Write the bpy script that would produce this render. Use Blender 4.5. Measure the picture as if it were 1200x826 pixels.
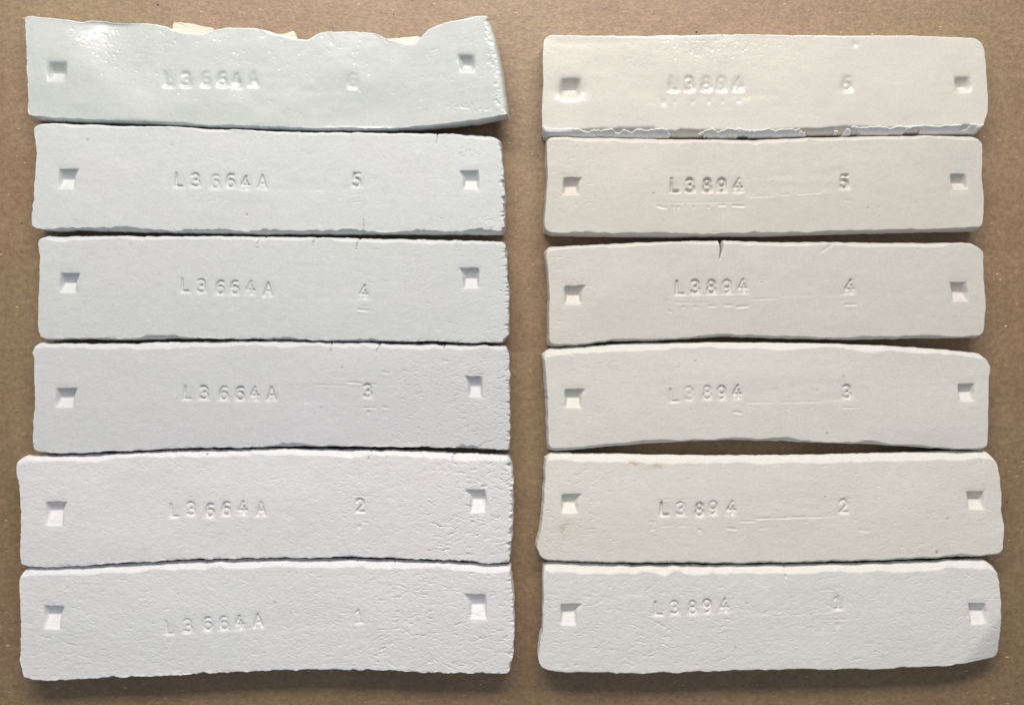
import bpy, math, random
import numpy as np

for o in list(bpy.data.objects):
    bpy.data.objects.remove(o)
scene = bpy.context.scene
COL = scene.collection
MM = 0.001

# ------------------------------------------------------------------ camera
CAM_H = 260.0            # mm above the cardboard
PX = 0.25                # mm per photo pixel at the cardboard
cam_d = bpy.data.cameras.new('camera')
cam = bpy.data.objects.new('camera', cam_d)
COL.objects.link(cam)
cam.location = (0, 0, CAM_H * MM)
cam.rotation_euler = (0, 0, 0)
cam_d.sensor_fit = 'HORIZONTAL'
cam_d.sensor_width = 36.0
cam_d.lens = 36.0 * CAM_H / (1200 * PX)
cam_d.clip_start = 0.01
cam_d.clip_end = 50.0
scene.camera = cam

# ------------------------------------------------------------------ light
scene.view_settings.view_transform = 'Standard'
scene.view_settings.look = 'None'
scene.view_settings.gamma = 1.0
scene.view_settings.use_curve_mapping = False
scene.view_settings.exposure = 0.16
world = bpy.data.worlds.new('World')
scene.world = world
world.use_nodes = True
bg = world.node_tree.nodes['Background']
bg.inputs['Color'].default_value = (0.90, 0.955, 1.0, 1)
bg.inputs['Strength'].default_value = 0.225


def area(name, loc, target, sx, sy, power, color):
    d = bpy.data.lights.new(name, 'AREA')
    d.shape = 'RECTANGLE'
    d.size = sx
    d.size_y = sy
    d.energy = power
    d.color = color
    o = bpy.data.objects.new(name, d)
    COL.objects.link(o)
    o.location = loc
    v = np.array(target, float) - np.array(loc, float)
    import mathutils
    o.rotation_euler = mathutils.Vector(v).to_track_quat('-Z', 'Y').to_euler()
    return o


area('window_light', (-0.01, 0.37, 0.345), (0.0, 0.06, 0), 0.54, 0.12, 2.95, (1.0, 0.925, 0.835))

# ------------------------------------------------------------------ numpy helpers
def smooth(a, n, axis=-1):
    if n < 1:
        return a
    k = np.exp(-0.5 * (np.arange(-3 * n, 3 * n + 1) / n) ** 2)
    k /= k.sum()
    h = len(k) // 2
    pad = [(0, 0)] * a.ndim
    pad[axis] = (h, h)
    p = np.pad(a, pad, mode='edge')
    out = np.zeros_like(a)
    for i, w in enumerate(k):
        sl = [slice(None)] * a.ndim
        sl[axis] = slice(i, i + a.shape[axis])
        out += w * p[tuple(sl)]
    return out


def blur(a, s):
    return smooth(smooth(a, s, 0), s, 1)


def noise2(rng, shape, wx, wy):
    """smooth value noise; wx, wy = feature size in samples"""
    h, w = shape
    gy, gx = int(h / wy) + 4, int(w / wx) + 4
    g = rng.standard_normal((gy, gx))
    y = np.arange(h) / wy + rng.random()
    x = np.arange(w) / wx + rng.random()
    iy = y.astype(int); fy = y - iy
    ix = x.astype(int); fx = x - ix
    fy = (fy * fy * (3 - 2 * fy))[:, None]
    fx = (fx * fx * (3 - 2 * fx))[None, :]
    a = g[np.ix_(iy, ix)]; b = g[np.ix_(iy, ix + 1)]
    c = g[np.ix_(iy + 1, ix)]; d = g[np.ix_(iy + 1, ix + 1)]
    return (a * (1 - fx) + b * fx) * (1 - fy) + (c * (1 - fx) + d * fx) * fy


def noise1(rng, n, w):
    return noise2(rng, (2, n), w, 5)[0]


def sstep(a, b, x):
    t = np.clip((x - a) / (b - a), 0, 1)
    return t * t * (3 - 2 * t)


def arc(cx, cy, rx, ry, a0, a1, n=9):
    t = np.radians(np.linspace(a0, a1, n))
    return [(cx + rx * math.cos(q), cy + ry * math.sin(q)) for q in t]


# stamped characters in a unit box, y down
GLYPH = {
    'L': [[(0.08, 0), (0.08, 1), (0.9, 1)]],
    '3': [arc(0.45, 0.26, 0.42, 0.26, -150, 90) + arc(0.45, 0.75, 0.48, 0.25, -90, 150)],
    '6': [[(0.85, 0.04), (0.55, 0.0)] + arc(0.5, 0.5, 0.45, 0.5, -95, -180, 5) + [(0.05, 0.7)], arc(0.5, 0.7, 0.44, 0.3, 0, 360, 15)],
    '8': [arc(0.5, 0.25, 0.38, 0.25, 0, 360, 13), arc(0.5, 0.74, 0.46, 0.26, 0, 360, 13)],
    '9': [arc(0.5, 0.3, 0.44, 0.3, 0, 360, 15), [(0.94, 0.3)] + arc(0.5, 0.5, 0.44, 0.5, 0, 100, 6)],
    '4': [[(0.62, 0), (0.05, 0.68), (0.98, 0.68)], [(0.7, 0.38), (0.7, 1.0)]],
    'A': [[(0.02, 1), (0.5, 0), (0.98, 1)], [(0.2, 0.66), (0.8, 0.66)]],
    '5': [[(0.88, 0), (0.16, 0), (0.1, 0.45)] + arc(0.46, 0.68, 0.44, 0.31, -110, 150)],
    '2': [arc(0.48, 0.28, 0.42, 0.28, -170, 30, 8) + [(0.05, 1), (0.95, 1)]],
    '1': [[(0.2, 0.24), (0.55, 0), (0.55, 1)], [(0.2, 1), (0.9, 1)]],
}
RS = 2.0   # raster samples per photo pixel


class Raster:
    """relief of one bar's top face in mm, laid out in photo pixels seen from above"""

    def __init__(self, x0, y0, x1, y1, seed):
        self.x0, self.y0 = x0, y0
        self.w = int((x1 - x0) * RS); self.h = int((y1 - y0) * RS)
        self.z = np.zeros((self.h, self.w))
        self.xs = x0 + np.arange(self.w) / RS
        self.ys = y0 + np.arange(self.h) / RS
        self.rng = np.random.default_rng(seed)
        self.later = []
        self.after = []
        self.keep = []
        self.stain = np.zeros_like(self.z)
        self.speck = np.zeros_like(self.z)

    def win(self, x0, y0, x1, y1):
        i0 = max(0, int((x0 - self.x0) * RS)); i1 = min(self.w, int((x1 - self.x0) * RS) + 2)
        j0 = max(0, int((y0 - self.y0) * RS)); j1 = min(self.h, int((y1 - self.y0) * RS) + 2)
        if i1 <= i0 or j1 <= j0:
            return None
        X, Y = np.meshgrid(self.xs[i0:i1], self.ys[j0:j1])
        return (slice(j0, j1), slice(i0, i1)), X, Y

    def dist(self, X, Y, pts):
        d = np.full(X.shape, 1e9)
        for (ax, ay), (bx, by) in zip(pts[:-1], pts[1:]):
            vx, vy = bx - ax, by - ay
            L = vx * vx + vy * vy + 1e-9
            t = np.clip(((X - ax) * vx + (Y - ay) * vy) / L, 0, 1)
            d = np.minimum(d, np.hypot(X - ax - t * vx, Y - ay - t * vy))
        return d

    def groove(self, pts, width, depth, lip=0.0, target=None):
        m = width * 3 + 3
        xs = [p[0] for p in pts]; ys = [p[1] for p in pts]
        w = self.win(min(xs) - m, min(ys) - m, max(xs) + m, max(ys) + m)
        if w is None:
            return
        sl, X, Y = w
        d = self.dist(X, Y, pts)
        self.z[sl] -= depth * np.exp(-(d / width) ** 2)
        if lip:
            d2 = self.dist(X, Y - width * 1.6, pts)
            self.z[sl] += lip * np.exp(-(d2 / (width * 1.3)) ** 2)

    def char(self, ch, cx, cy, w=9.5, h=15.0, rot=0.0, depth=0.34, half=1.05, pad=0.13):
        c, s = math.cos(rot), math.sin(rot)
        W = self.win(cx - 16, cy - 18, cx + 16, cy + 20)
        if W is None:
            return
        sl, X, Y = W
        d = np.full(X.shape, 1e9)
        for poly in GLYPH[ch]:
            pts = []
            for gx, gy in poly:
                px, py = (gx - 0.5) * w, (gy - 0.5) * h
                pts.append((cx + px * c - py * s, cy + px * s + py * c))
            d = np.minimum(d, self.dist(X, Y, pts))
        fade = 1 - 0.45 * np.clip(noise2(self.rng, X.shape, 12, 12), 0, 1)
        uneven = 1.0 + 0.25 * self.rng.standard_normal()
        self.z[sl] -= depth * (1 - sstep(half * 0.2, half * 1.95, d)) * fade * np.clip(uneven, 0.6, 1.3)
        # the clay around the punched character is pressed in, deepest at its lower edge
        px = sstep(w * 0.5 + 5, w * 0.5 + 1.0, np.abs(X - cx))
        yy = (Y - cy) / (h * 0.5)
        py = sstep(-1.8, 0.7, yy) * (1 - sstep(1.0, 1.5, yy))
        self.z[sl] -= pad * px * py

    def hole(self, x0, x1, yt, ym, yb, flare, depth, floor=0.22):
        """square punch mark: steep upper wall, floor rising towards the lower edge"""
        x0 += 0.6; x1 -= 0.6; yt += 0.5; yb -= 0.6
        W = self.win(min(x0, x0 + flare) - 12, yt - 9, max(x1, x1 + flare) + 12, yb + 9)
        sl, X, Y = W
        X = X + 0.45 * noise2(self.rng, X.shape, 16, 16); Y = Y + 0.35 * noise2(self.rng, X.shape, 16, 16)
        t = np.clip((ym - Y) / (ym - yt), 0, 1)           # 1 at the top edge
        xa = x0 + (min(flare, 0)) * t ** 1.3
        xb = x1 + (max(flare, 0)) * t ** 1.3
        side = sstep(-1.0, 1.6, X - xa) * sstep(-1.0, 1.6, xb - X)
        prof = np.where(Y < ym, np.clip((Y - yt) / (ym - yt), 0, 1) ** 0.8,
                        1 - (1 - floor) * np.clip((Y - ym) / (yb - ym), 0, 1))
        prof = prof * (1 - sstep(yb - 1.0, yb + 1.6, Y)) * (Y > yt)
        self.z[sl] -= depth * side * prof
        # rim dragged down a little round the mark
        dx = np.maximum(np.maximum(x0 - X, X - x1), 0); dy = np.maximum(np.maximum(yt - Y, Y - yb), 0)
        self.z[sl] -= 0.10 * np.exp(-(np.hypot(dx, dy) / 4.0) ** 2) * (1 - side * (prof > 0))

    def band(self, x0, y0, x1, y1, dy, depth):
        """faint strip smoothed by the stamp's carrier; dy = rise from left to right"""
        W = self.win(x0 - 6, min(y0, y0 - dy) - 6, x1 + 6, y1 + 8)
        sl, X, Y = W
        t = (X - x0) / (x1 - x0)
        a = y0 - dy * t; b = y1 - dy * t
        m = sstep(-4, 4, X - x0) * sstep(-3, 3, x1 - X) * sstep(-4, 6, Y - a) * sstep(-1.6, 1.8, b - Y)
        self.z[sl] -= 0.8 * depth * m * (0.75 + 0.35 * noise2(self.rng, X.shape, 26, 14))

    def dash(self, x0, y0, x1, y1, depth=0.14, width=0.9):
        self.groove([(x0, y0), (x1, y1)], width, depth, lip=depth * 0.35)

    def late(self, fn, *a):
        self.after.append((fn, a))

    def tears(self, *a, **k):
        self.later.append((a, k))

    def _tears(self, n, x0, x1, y0, y1, lmin, lmax, depth, ang=0.11, wide=0.46):
        r = self.rng
        for _ in range(int(n * 1.9)):
            cx = r.uniform(x0, x1); cy = r.uniform(y0, y1)
            if any(abs(cx - kx) < kw and abs(cy - ky) < kh and r.random() < 0.85 for kx, ky, kw, kh in self.keep):
                continue
            L = r.uniform(lmin, lmax) * (0.3 + 0.6 * r.random()); a = r.normal(-0.05, ang)
            k = max(3, int(L / 2.2)); bend = r.normal(0, 0.12)
            pts = [(cx, cy)]
            for q in range(k):
                a += bend * 0.5 + r.normal(0, 0.24)
                a = max(-0.6, min(0.6, a))
                pts.append((pts[-1][0] + L / k * math.cos(a), pts[-1][1] + L / k * math.sin(a)))
            d = 0.9 * depth * (0.3 + 2.4 * r.random() ** 2)
            self.groove(pts, wide * r.uniform(0.7, 1.2), d, lip=d * 0.15)

    def pits(self, n, size=(0.5, 1.0), depth=0.16, dark=0.5):
        r = self.rng
        for _ in range(n):
            self.pit(self.x0 + r.random() * self.w / RS, self.y0 + r.random() * self.h / RS, r.uniform(*size), depth * r.uniform(0.5, 1.3), dark * r.random())

    def pit(self, x, y, s, depth, dark):
        W = self.win(x - 5, y - 5, x + 5, y + 5)
        if W is None:
            return
        sl, X, Y = W
        g = np.exp(-((X - x) ** 2 + (Y - y) ** 2) / (s * s))
        self.z[sl] -= depth * g
        self.speck[sl] = np.maximum(self.speck[sl], dark * g)

    def blot(self, x, y, rx, ry, amt):
        W = self.win(x - 2 * rx, y - 2 * ry, x + 2 * rx, y + 2 * ry)
        sl, X, Y = W
        n = noise2(self.rng, X.shape, 5, 4)
        g = np.exp(-((X - x) / rx) ** 2 - ((Y - y) / ry) ** 2) * (0.5 + 0.6 * n)
        self.stain[sl] = np.maximum(self.stain[sl], np.clip(amt * g, 0, 1))

    def sample(self, arr, px, py):
        fx = np.clip((px - self.x0) * RS, 0, self.w - 1.001)
        fy = np.clip((py - self.y0) * RS, 0, self.h - 1.001)
        ix = fx.astype(int); iy = fy.astype(int); fx = fx - ix; fy = fy - iy
        return ((arr[iy, ix] * (1 - fx) + arr[iy, ix + 1] * fx) * (1 - fy)
                + (arr[iy + 1, ix] * (1 - fx) + arr[iy + 1, ix + 1] * fx) * fy)


# ------------------------------------------------------------------ materials
def nodes_of(name):
    m = bpy.data.materials.new(name)
    m.use_nodes = True
    nt = m.node_tree
    return m, nt, nt.nodes['Principled BSDF']


def mix(nt, a, b, fac, mode='MIX'):
    n = nt.nodes.new('ShaderNodeMix')
    n.data_type = 'RGBA'
    n.blend_type = mode
    for sock, v in ((n.inputs[6], a), (n.inputs[7], b), (n.inputs[0], fac)):
        if hasattr(v, 'is_linked') or isinstance(v, bpy.types.NodeSocket):
            nt.links.new(v, sock)
        else:
            sock.default_value = v if not isinstance(v, tuple) else (*v, 1)
    return n.outputs[2]


def noise_node(nt, vec, scale, detail=3, rough=0.55, mapping=None):
    n = nt.nodes.new('ShaderNodeTexNoise')
    n.inputs['Scale'].default_value = scale
    n.inputs['Detail'].default_value = detail
    n.inputs['Roughness'].default_value = rough
    if mapping:
        mp = nt.nodes.new('ShaderNodeMapping')
        mp.inputs['Scale'].default_value = mapping
        nt.links.new(vec, mp.inputs['Vector'])
        vec = mp.outputs['Vector']
    nt.links.new(vec, n.inputs['Vector'])
    return n.outputs['Fac']


def ramp(nt, fac, p0, p1, c0=(0, 0, 0), c1=(1, 1, 1)):
    r = nt.nodes.new('ShaderNodeValToRGB')
    r.color_ramp.elements[0].position = p0
    r.color_ramp.elements[1].position = p1
    r.color_ramp.elements[0].color = (*c0, 1)
    r.color_ramp.elements[1].color = (*c1, 1)
    nt.links.new(fac, r.inputs[0])
    return r.outputs[0]


def bump(nt, height, dist, strength=1.0, prev=None):
    b = nt.nodes.new('ShaderNodeBump')
    b.inputs['Distance'].default_value = dist
    b.inputs['Strength'].default_value = strength
    nt.links.new(height, b.inputs['Height'])
    if prev:
        nt.links.new(prev, b.inputs['Normal'])
    return b.outputs['Normal']


def clay(name, color, tint, rough=0.85, grain=1.0, coat=0.0, coat_rough=0.1, sss=0.0, spec=0.35, lump=0.0, seed=0.0):
    m, nt, p = nodes_of(name)
    tc = nt.nodes.new('ShaderNodeTexCoord')
    add = nt.nodes.new('ShaderNodeVectorMath')
    add.inputs[1].default_value = (seed, seed * 0.37, 0)
    nt.links.new(tc.outputs['Object'], add.inputs[0])
    vec = add.outputs[0]
    big = ramp(nt, noise_node(nt, vec, 34, 4, 0.6), 0.36, 0.66)
    c = mix(nt, color, tint, big)
    fine = ramp(nt, noise_node(nt, vec, 1500, 3, 0.7), 0.3, 0.65, (0.92, 0.92, 0.92), (1, 1, 1))
    c = mix(nt, c, fine, 1.0, 'MULTIPLY')
    mid = ramp(nt, noise_node(nt, vec, 320, 3, 0.6), 0.35, 0.65, (0.972, 0.972, 0.972), (1, 1, 1))
    c = mix(nt, c, mid, 1.0, 'MULTIPLY')
    a = nt.nodes.new('ShaderNodeAttribute'); a.attribute_name = 'stain'
    c = mix(nt, c, (0.62, 0.40, 0.22), a.outputs['Fac'])
    a2 = nt.nodes.new('ShaderNodeAttribute'); a2.attribute_name = 'speck'
    c = mix(nt, c, (0.16, 0.14, 0.12), a2.outputs['Fac'])
    nt.links.new(c, p.inputs['Base Color'])
    p.inputs['Roughness'].default_value = rough
    p.inputs['Specular IOR Level'].default_value = spec
    nrm = bump(nt, noise_node(nt, vec, 1900, 3, 0.75), 0.00006 * grain, 1.0)
    nrm = bump(nt, noise_node(nt, vec, 640, 3, 0.7, (1, 1.6, 1)), 0.000035 * grain, 1.0, nrm)
    if coat:
        p.inputs['Coat Weight'].default_value = coat
        p.inputs['Coat Roughness'].default_value = coat_rough
        cn = bump(nt, noise_node(nt, vec, 300, 3, 0.6), 0.00016 * (lump + 0.3), 1.0)
        cn = bump(nt, noise_node(nt, vec, 1300, 2, 0.6), 0.00004 * (lump + 0.3), 1.0, cn)
        nt.links.new(cn, p.inputs['Coat Normal'])
    nt.links.new(nrm, p.inputs['Normal'])
    if sss:
        p.inputs['Subsurface Weight'].default_value = sss
        p.inputs['Subsurface Radius'].default_value = (1.0, 0.9, 0.8)
        p.inputs['Subsurface Scale'].default_value = 0.0012
    return m


def cardboard_material():
    m, nt, p = nodes_of('kraft_cardboard')
    tc = nt.nodes.new('ShaderNodeTexCoord')
    vec = tc.outputs['Object']
    base = mix(nt, (0.258, 0.160, 0.086), (0.310, 0.203, 0.118), ramp(nt, noise_node(nt, vec, 60, 5, 0.65), 0.35, 0.65))
    base = mix(nt, base, (0.285, 0.20, 0.105), ramp(nt, noise_node(nt, vec, 17, 3, 0.5), 0.45, 0.7))
    f1 = ramp(nt, noise_node(nt, vec, 700, 4, 0.75), 0.33, 0.67, (0.74, 0.73, 0.71), (1.20, 1.21, 1.23))
    base = mix(nt, base, f1, 1.0, 'MULTIPLY')
    f2 = ramp(nt, noise_node(nt, vec, 300, 4, 0.7, (0.8, 1.25, 1)), 0.36, 0.64, (0.90, 0.90, 0.89), (1.07, 1.07, 1.08))
    base = mix(nt, base, f2, 1.0, 'MULTIPLY')
    sp = ramp(nt, noise_node(nt, vec, 950, 2, 0.5), 0.24, 0.30, (0.55, 0.5, 0.45), (1, 1, 1))
    base = mix(nt, base, sp, 1.0, 'MULTIPLY')
    pale = ramp(nt, noise_node(nt, vec, 820, 1, 0.5, (0.5, 1.5, 1)), 0.74, 0.80)
    base = mix(nt, base, (0.72, 0.60, 0.46), pale)
    nt.links.new(base, p.inputs['Base Color'])
    p.inputs['Roughness'].default_value = 0.5
    p.inputs['Specular IOR Level'].default_value = 0.9
    n = bump(nt, noise_node(nt, vec, 900, 4, 0.7), 0.00010, 0.9)
    n = bump(nt, noise_node(nt, vec, 230, 4, 0.6, (0.75, 1.2, 1)), 0.00016, 0.7, n)
    nt.links.new(n, p.inputs['Normal'])
    return m


# ------------------------------------------------------------------ mesh building
def mesh_from(name, verts, faces, mat, parent=None, attrs=None, smooth_shade=True):
    me = bpy.data.meshes.new(name)
    verts = np.asarray(verts, np.float32); faces = np.asarray(faces, np.int32)
    nv, nf, k = len(verts), len(faces), faces.shape[1]
    me.vertices.add(nv)
    me.vertices.foreach_set('co', verts.ravel())
    me.loops.add(nf * k)
    me.loops.foreach_set('vertex_index', faces.ravel())
    me.polygons.add(nf)
    me.polygons.foreach_set('loop_start', np.arange(0, nf * k, k, dtype=np.int32))
    me.polygons.foreach_set('loop_total', np.full(nf, k, np.int32))
    me.polygons.foreach_set('use_smooth', np.full(nf, smooth_shade))
    me.update(calc_edges=True)
    me.validate()
    for an, av in (attrs or {}).items():
        at = me.attributes.new(an, 'FLOAT', 'POINT')
        at.data.foreach_set('value', np.asarray(av, np.float32))
    me.materials.append(mat)
    o = bpy.data.objects.new(name, me)
    COL.objects.link(o)
    if parent:
        o.parent = parent
    return o


def curve_pts(poly, n, ragged, rng, soft=2):
    p = np.array(poly, float)
    s = np.r_[0, np.cumsum(np.hypot(*np.diff(p, axis=0).T))]
    t = np.linspace(0, s[-1], n)
    q = np.stack([np.interp(t, s, p[:, 0]), np.interp(t, s, p[:, 1])], 1)
    e0, e1 = q[0].copy(), q[-1].copy()
    q = smooth(q, soft, 0)
    w = np.clip(np.minimum(np.arange(n), n - 1 - np.arange(n)) / (3.0 * soft), 0, 1)[:, None]
    q = q * w + np.linspace(0, 1, n)[:, None] * 0 + (1 - w) * np.where(np.arange(n)[:, None] < n / 2, e0, e1) if soft else q
    # beyond the plain smoothing the ends keep the traced corner
    L = s[-1]
    r = ragged * (0.9 * noise1(rng, n, n / L * 9) + 0.6 * noise1(rng, n, n / L * 3.5))
    return q, r, s[-1]


def spacing(L, fine, coarse, zones, edge=1.6, edge_step=0.09):
    """monotone sample positions 0..L; zones = [(a, b, step)]"""
    x = np.linspace(0, L, 6000)
    st = np.full(x.shape, coarse)
    for a, b, q in zones:
        st = np.where((x > a) & (x < b), np.minimum(st, q), st)
    e = np.minimum(x, L - x)
    st = np.minimum(st, edge_step + np.clip(e - edge, 0, 9) * 0.12 + 0.03 * e)
    st = smooth(st, 25)
    c = np.r_[0, np.cumsum(0.5 * (1 / st[1:] + 1 / st[:-1]) * np.diff(x))]
    n = int(c[-1])
    return np.interp(np.linspace(0, c[-1], n), c, x)


def bar(spec):
    rng = np.random.default_rng(spec['seed'])
    T = spec.get('T', 7.0)
    top, bot, lef, rig = (list(map(tuple, spec[k])) for k in ('top', 'bot', 'left', 'right'))
    lef = [top[0]] + [p for p in lef if top[0][1] + 3 < p[1] < bot[0][1] - 2] + [bot[0]]
    rig = [top[-1]] + [p for p in rig if top[-1][1] + 2 < p[1] < bot[-1][1] - 2] + [bot[-1]]
    lift = spec.get('lift', lambda u: 0 * u)
    rag = spec.get('ragged', 0.35)

    bev = dict(zip('tblr', spec.get('bevel', (1.5, 1.0, 0.8, 0.8))))
    prof_e = np.linspace(0, 1, 40)
    low = spec['top'][3][1] > 390
    drops = dict(t=spec.get('drop_rear', 0.36 if low else 0.5) * T, b=spec.get('drop', 0.55) * T, l=0.55 * T, r=0.55 * T)
    prof_k = {k_: T - v_ * prof_e ** spec.get('crease', 1.45) for k_, v_ in drops.items()}

    def world(q, k, lf):
        """photo pixels of the outline -> mm, so that the bevelled edge shows its outline there"""
        X = (q[:, 0] - 600) * PX; Y = (413 - q[:, 1]) * PX
        ax = 1 if k in 'tb' else 0
        A, B = (Y, X) if ax else (X, Y)          # A across the edge, B along it
        out = {'t': 1, 'b': -1, 'l': -1, 'r': 1}[k]
        D = A * out                               # distance from the centre along the outward normal
        prof_z = prof_k[k]
        z = prof_z[None, :] + lf[:, None]; d = bev[k] * (1 - prof_e)[None, :]
        far = np.min(D[:, None] * (CAM_H - z) / CAM_H + d, axis=1)
        Dw = np.where(D > 0, far, D * (CAM_H - prof_z[-1] - lf) / CAM_H)
        A2 = Dw * out
        B2 = B * (CAM_H - 0.9 * T - lf) / CAM_H
        return np.stack([B2, A2] if ax else [A2, B2], 1)
    xl, xr = top[0][0], top[-1][0]
    N = 420; M = 120
    curves = {}
    for k, poly, n in (('t', top, N), ('b', bot, N), ('l', lef, M), ('r', rig, M)):
        q, r, _ = curve_pts(poly, n, rag * (1.6 if k == 'r' and spec.get('rough_end') else 1), rng, 2)
        w = world(q, k, lift(np.clip((q[:, 0] - xl) / (xr - xl), 0, 1)))
        fade = np.clip(np.minimum(np.arange(n), n - 1 - np.arange(n)) / 8.0, 0, 1)
        if k in 'tb':
            w[:, 1] += r * PX * fade
        else:
            w[:, 0] += r * PX * fade
        curves[k] = w
    cn = lambda h, v: np.array([v[0], h[1]])
    c00 = cn(curves['t'][0], curves['l'][0]); c10 = cn(curves['t'][-1], curves['r'][0])
    c01 = cn(curves['b'][0], curves['l'][-1]); c11 = cn(curves['b'][-1], curves['r'][-1])
    for k, a, b in (('t', c00, c10), ('b', c01, c11), ('l', c00, c01), ('r', c10, c11)):
        c = curves[k]; n = len(c); w = np.linspace(0, 1, n)[:, None]
        curves[k] = c + (a - c[0]) * (1 - w) + (b - c[-1]) * w
    Lu = np.linalg.norm(c10 - c00); Lv = np.linalg.norm(c01 - c00)
    zx = lambda px: (px - xl) / (xr - xl) * Lu
    t0 = min(c[1] for c in spec['text']) - 9; t1 = max(c[1] for c in spec['text'][:-1]) + 9
    dg = spec['text'][-1][1]
    su = spacing(Lu, 0.2, 0.27, [(zx(t0), zx(t1), 0.165), (zx(dg - 10), zx(dg + 12), 0.165)] + ([(Lu * 0.8, Lu, 0.18)] if spec.get('rough_end') else []))
    sv = spacing(Lv, 0.2, 0.215, [(Lv * 0.36, Lv * 0.72, 0.175)])
    U, V = np.meshgrid(su, sv, indexing='xy')
    # rounded corners: square corner mapped on a quarter disc
    R = spec.get('corner', 1.9)
    a = np.minimum(U, Lu - U); b = np.minimum(V, Lv - V)
    ina = np.clip(R - a, 0, R); inb = np.clip(R - b, 0, R)
    a2 = R - ina * np.sqrt(1 - inb ** 2 / (2 * R * R)); b2 = R - inb * np.sqrt(1 - ina ** 2 / (2 * R * R))
    # only partly rounded so the corner keeps some squareness
    kr = spec.get('round', 0.75)
    am = np.where((ina > 0) & (inb > 0), a + (a2 - a) * kr, a); bm = np.where((ina > 0) & (inb > 0), b + (b2 - b) * kr, b)
    dist = np.where((ina > 0) & (inb > 0), R - np.hypot(R - np.where(a2 < R, a2, R), R - np.where(b2 < R, b2, R)), np.minimum(a, b))
    U2 = np.where(U < Lu / 2, am, Lu - am); V2 = np.where(V < Lv / 2, bm, Lv - bm)
    uu = U2 / Lu; vv = V2 / Lv

    def ev(c, t):
        f = t * (len(c) - 1); i = np.clip(f.astype(int), 0, len(c) - 2); f = (f - i)[..., None]
        return c[i] * (1 - f) + c[i + 1] * f
    Tt, Bb, Ll, Rr = ev(curves['t'], uu), ev(curves['b'], uu), ev(curves['l'], vv), ev(curves['r'], vv)
    u_, v_ = uu[..., None], vv[..., None]
    P = ((1 - v_) * Tt + v_ * Bb + (1 - u_) * Ll + u_ * Rr
         - ((1 - u_) * (1 - v_) * c00 + u_ * (1 - v_) * c10 + (1 - u_) * v_ * c01 + u_ * v_ * c11))
    # edge profile
    ct, cb, cl, cr = spec.get('bevel', (1.5, 1.0, 0.8, 0.8))
    cv = np.where(V < Lv / 2, ct, cb); cu = np.where(U < Lu / 2, cl, cr)
    wv = inb / (ina + inb + 1e-6)
    wv = np.where((ina > 0) & (inb > 0), wv, (b <= a) * 1.0)
    c = cv * wv + cu * (1 - wv)
    wob = 1 + 0.16 * noise1(rng, len(su), 26)[None, :] + 0.07 * noise1(rng, len(su), 8)[None, :]
    c = c * np.clip(wob, 0.6, 1.5)
    if spec.get('rough_end'):
        tear = 1 + 0.5 * noise1(rng, len(su), 60)[None, :] + 0.28 * noise1(rng, len(su), 16)[None, :] + 0.12 * noise1(rng, len(su), 5)[None, :]
        c = np.where((V > Lv / 2) & (wv > 0.5), c * np.clip(tear, 0.5, 1.9), c)
        tear2 = 1 + 0.5 * noise1(rng, len(sv), 9)[:, None] + 0.4 * noise1(rng, len(sv), 4)[:, None]
        c = np.where((U > Lu / 2) & (wv <= 0.5), c * np.clip(tear2, 0.4, 2.0), c)
    hc = np.where(V < Lv / 2, drops['t'], drops['b']) * wv + np.where(U < Lu / 2, drops['l'], drops['r']) * (1 - wv)
    e = np.clip(1 - dist / c, 0, 1)
    pw = spec.get('crease', 1.45)
    Z = T - hc * (e ** pw) + lift(uu)
    # relief
    zz = T + lift(uu)
    px = 600 + P[..., 0] * CAM_H / ((CAM_H - zz) * PX)
    py = 413 - P[..., 1] * CAM_H / ((CAM_H - zz) * PX)
    ras = Raster(px.min() - 4, py.min() - 4, px.max() + 4, py.max() + 4, spec['seed'] + 100)
    sh = ras.z.shape
    wv_ = spec.get('wavy', 0.10)
    ras.z += wv_ * noise2(ras.rng, sh, 170, 110) + wv_ * 0.32 * noise2(ras.rng, sh, 60, 44) + 0.012 * noise2(ras.rng, sh, 22, 12)
    g = 0.75 * spec.get('grain', 0.012)
    for _ in range(int(16000 * g)):
        ras.late(ras.pit, ras.rng.uniform(px.min(), px.max()), ras.rng.uniform(py.min(), py.max()), ras.rng.uniform(0.4, 0.8), ras.rng.uniform(0.02, 0.10), 0.22 * ras.rng.random() ** 2)
    ras.z += g * noise2(ras.rng, sh, 5, 3.4) + g * 0.7 * noise2(ras.rng, sh, 9, 6)
    for ch, x, y in spec['text']:
        last = (ch, x, y) == spec['text'][-1]
        ras.char(ch, x, y, w=9.0, h=14.5, rot=spec.get('rot', 0.0) + ras.rng.normal(0, 0.03),
                 depth=spec.get('stamp', 0.62) * (0.95 if last else 1), half=spec.get('stroke', 1.0), pad=spec.get('pad', 0.17))
    for h in spec['holes']:
        ras.hole(*h, spec.get('hole_depth', 2.5))
    if spec.get('extra'):
        spec['extra'](ras)
    ras.z = blur(ras.z, 1) if spec.get('soft', 0) == 0 else blur(ras.z, spec['soft'])
    tx = [c[1] for c in spec['text']]; ty = [c[2] for c in spec['text']]
    ras.keep = [((tx[0] + tx[-2]) / 2, sum(ty[:-1]) / (len(ty) - 1), (tx[-2] - tx[0]) / 2 + 9, 13), (tx[-1], ty[-1], 9, 12)]
    ras.keep += [((h[0] + h[1]) / 2, (h[2] + h[4]) / 2, 12, 12) for h in spec['holes']]
    for fn_, a_ in ras.after:
        fn_(*a_)
    for a_, k_ in ras.later:
        ras._tears(*a_, **k_)
    rel = ras.sample(ras.z, px, py)
    rel = rel * (0.25 + 0.75 * sstep(0, 1.4, dist))
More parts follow.
